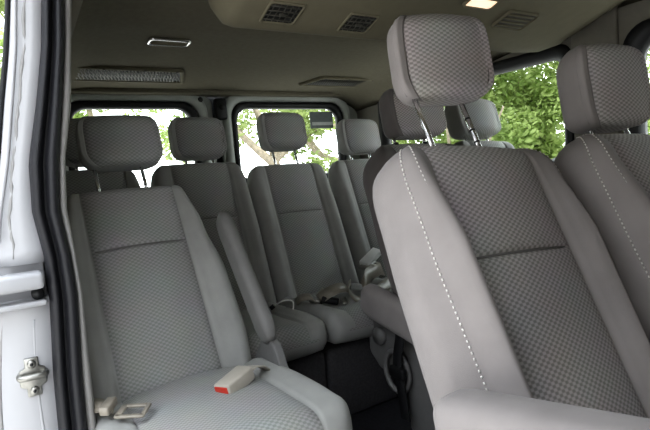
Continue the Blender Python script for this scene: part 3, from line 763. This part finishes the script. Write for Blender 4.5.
# ------------------------------------------------------------------ outside: paving, trees
bm = bmesh.new(); add_box(bm, (0, 20, -.55), (90, 90, .1)); g = struct(obj('ground', bm, MAT['asphalt'], smooth=False))
def leaf_cloud(bm, centers, n, size, seed):
    rnd = random.Random(seed)
    for _ in range(n):
        c, r = centers[rnd.randrange(len(centers))]
        d = V((rnd.gauss(0, 1), rnd.gauss(0, 1), rnd.gauss(0, 1))).normalized()*r*(rnd.random()**.45)
        p = V(c)+V((d.x, d.y, d.z*.8))
        s = size*(.6+.8*rnd.random())
        a = V((rnd.gauss(0, 1), rnd.gauss(0, 1), rnd.gauss(0, .6))).normalized(); b = a.cross(V((rnd.gauss(0, 1), rnd.gauss(0, 1), rnd.gauss(0, 1)))).normalized()
        bm.faces.new([bm.verts.new(p+q) for q in (-a*s, -a*.2*s+b*s*.42, a*.45*s+b*s*.32, a*s, a*.45*s-b*s*.32, -a*.2*s-b*s*.42)])
def tree(label, base, trunk, clumps, n, size, seed, mat='leaf', r0=.12, branches=(), group='trees outside the windows'):
    t = thing('tree', label, 'tree', base, group); L0 = V(base)
    bm = bmesh.new(); P = smooth_path([V(p)-L0 for p in trunk], 5); add_tube(bm, P, [r0*(1-.75*i/len(P)) for i in range(len(P))], 8); obj('trunk', bm, MAT['bark'], t)
    for br in branches:
        bm = bmesh.new(); P = smooth_path([V(p)-L0 for p in br], 5); add_tube(bm, P, [r0*.5*(1-.8*i/len(P))+.006 for i in range(len(P))], 6); obj('branch', bm, MAT['bark'], t)
    bm = bmesh.new(); leaf_cloud(bm, [(V(c)-L0, r) for c, r in clumps], n, size, seed); obj('foliage', bm, MAT[mat], t, smooth=False, recalc=False)
    return t
def clumps(x0, x1, y0, y1, z0, z1, n, r, seed):
    rnd = random.Random(seed)
    return [((rnd.uniform(x0, x1), rnd.uniform(y0, y1), rnd.uniform(z0, z1)), r*rnd.uniform(.6, 1.2)) for _ in range(n)]
# beyond the side windows: a dense hedge of trees
tree('dense bright tree beyond the far side window, pale twigs showing', (7.8, 5.9, -.5), [(7.8, 5.9, -.5), (7.7, 5.8, .8), (7.8, 5.7, 2.4)], clumps(6.6, 8.4, 3.2, 8.0, -.2, 3.6, 75, .7, 1), 85000, .05, 11, 'leaf', .045,
     branches=[((7.7, 5.8, .6), (6.3, 5.2, 1.1), (5.8, 4.5, 1.7)), ((7.7, 5.8, .9), (6.2, 6.1, 1.2), (5.7, 5.9, 1.9)), ((6.2, 5.9, 1.3), (5.9, 5.6, 1.9), (5.9, 5.1, 2.1))])
tree('leafy tree beyond the front side window at the right edge', (10.6, 3.6, -.5), [(10.6, 3.6, -.5), (10.6, 3.7, 1), (10.7, 3.6, 2.6)], clumps(9.9, 11.6, 1.8, 5.6, -.2, 3.6, 30, .7, 2), 20000, .042, 12, 'leaf', .05)
tree('spreading tree beyond the right rear window with pale trunk', (4.05, 8.2, -.5), [(4.05, 8.2, -.5), (4.0, 8.2, .6), (4.1, 8.1, 1.35), (3.7, 8.0, 2.3)], clumps(2.5, 6.2, 7.2, 9.0, 1.0, 3.4, 34, .5, 3), 8500, .06, 13, 'leaf_dark', .16,
     branches=[((4.1, 8.1, 1.3), (4.7, 8.0, 1.7), (5.5, 8.0, 1.9)), ((4.1, 8.1, 1.2), (3.5, 8.0, 1.7), (3.0, 7.9, 2.3)), ((4.7, 8.0, 1.7), (5.0, 7.9, 1.3), (5.6, 7.9, 1.2))])
tree('lighter tree beyond the left rear window', (1.6, 11, -.5), [(1.6, 11, -.5), (1.7, 11, 1), (1.5, 11, 3)], clumps(.2, 3.2, 10.4, 12, 1.85, 3.8, 24, .5, 4), 7000, .06, 14, 'leaf')
tree('tree seen outside past the white door jamb', (-1.2, 7, -.5), [(-1.2, 7, -.5), (-1.1, 7, 1), (-1.2, 7, 3)], clumps(-1.6, .1, 6.2, 7.6, 1.4, 3.6, 18, .5, 5), 6000, .08, 15, 'leaf_dark')

# ------------------------------------------------------------------ light
w = bpy.data.worlds.new('sky'); bpy.context.scene.world = w; w.use_nodes = True; nt = w.node_tree; nt.nodes.clear()
o = nt.nodes.new('ShaderNodeOutputWorld'); b = nt.nodes.new('ShaderNodeBackground'); tc = nt.nodes.new('ShaderNodeTexCoord'); sp = nt.nodes.new('ShaderNodeSeparateXYZ')
nt.links.new(tc.outputs['Generated'], sp.inputs[0]); rp = nt.nodes.new('ShaderNodeValToRGB')
rp.color_ramp.elements[0].position = 0; rp.color_ramp.elements[0].color = (.95, .97, 1, 1); rp.color_ramp.elements[1].position = 1; rp.color_ramp.elements[1].color = (.84, .92, 1, 1)
nt.links.new(sp.outputs['Z'], rp.inputs['Fac'])
def mrange(sock, a, b_, c, d):
    m = nt.nodes.new('ShaderNodeMapRange'); m.interpolation_type = 'SMOOTHSTEP'
    for k, v_ in (('From Min', a), ('From Max', b_), ('To Min', c), ('To Max', d)): m.inputs[k].default_value = v_
    nt.links.new(sock, m.inputs['Value']); return m.outputs['Result']
side = mrange(sp.outputs['X'], -.75, .0, 0, 1); hi = mrange(sp.outputs['Z'], .32, .72, 0, 1)
mxx = nt.nodes.new('ShaderNodeMath'); mxx.operation = 'MAXIMUM'; nt.links.new(side, mxx.inputs[0]); nt.links.new(hi, mxx.inputs[1])
stn = mrange(mxx.outputs[0], 0, 1, .5, 5.3)
nt.links.new(rp.outputs['Color'], b.inputs['Color']); nt.links.new(stn, b.inputs['Strength'])
nt.links.new(b.outputs[0], o.inputs['Surface'])
sun = bpy.data.lights.new('sun', 'SUN'); sun.energy = 6; sun.angle = rad(3); sun.color = (1, .95, .86); so = bpy.data.objects.new('sun', sun); C.objects.link(so)
so.rotation_euler = V((-.12, .36, -1)).to_track_quat('-Z', 'Y').to_euler()

sc = bpy.context.scene
sc.view_settings.view_transform = 'Standard'; sc.view_settings.look = 'Medium High Contrast'; sc.view_settings.exposure = 0; sc.view_settings.gamma = 1
sc.cycles.use_denoising = True; sc.cycles.max_bounces = 8; sc.cycles.diffuse_bounces = 5; sc.cycles.transparent_max_bounces = 12
sc.cycles.sample_clamp_indirect = 6
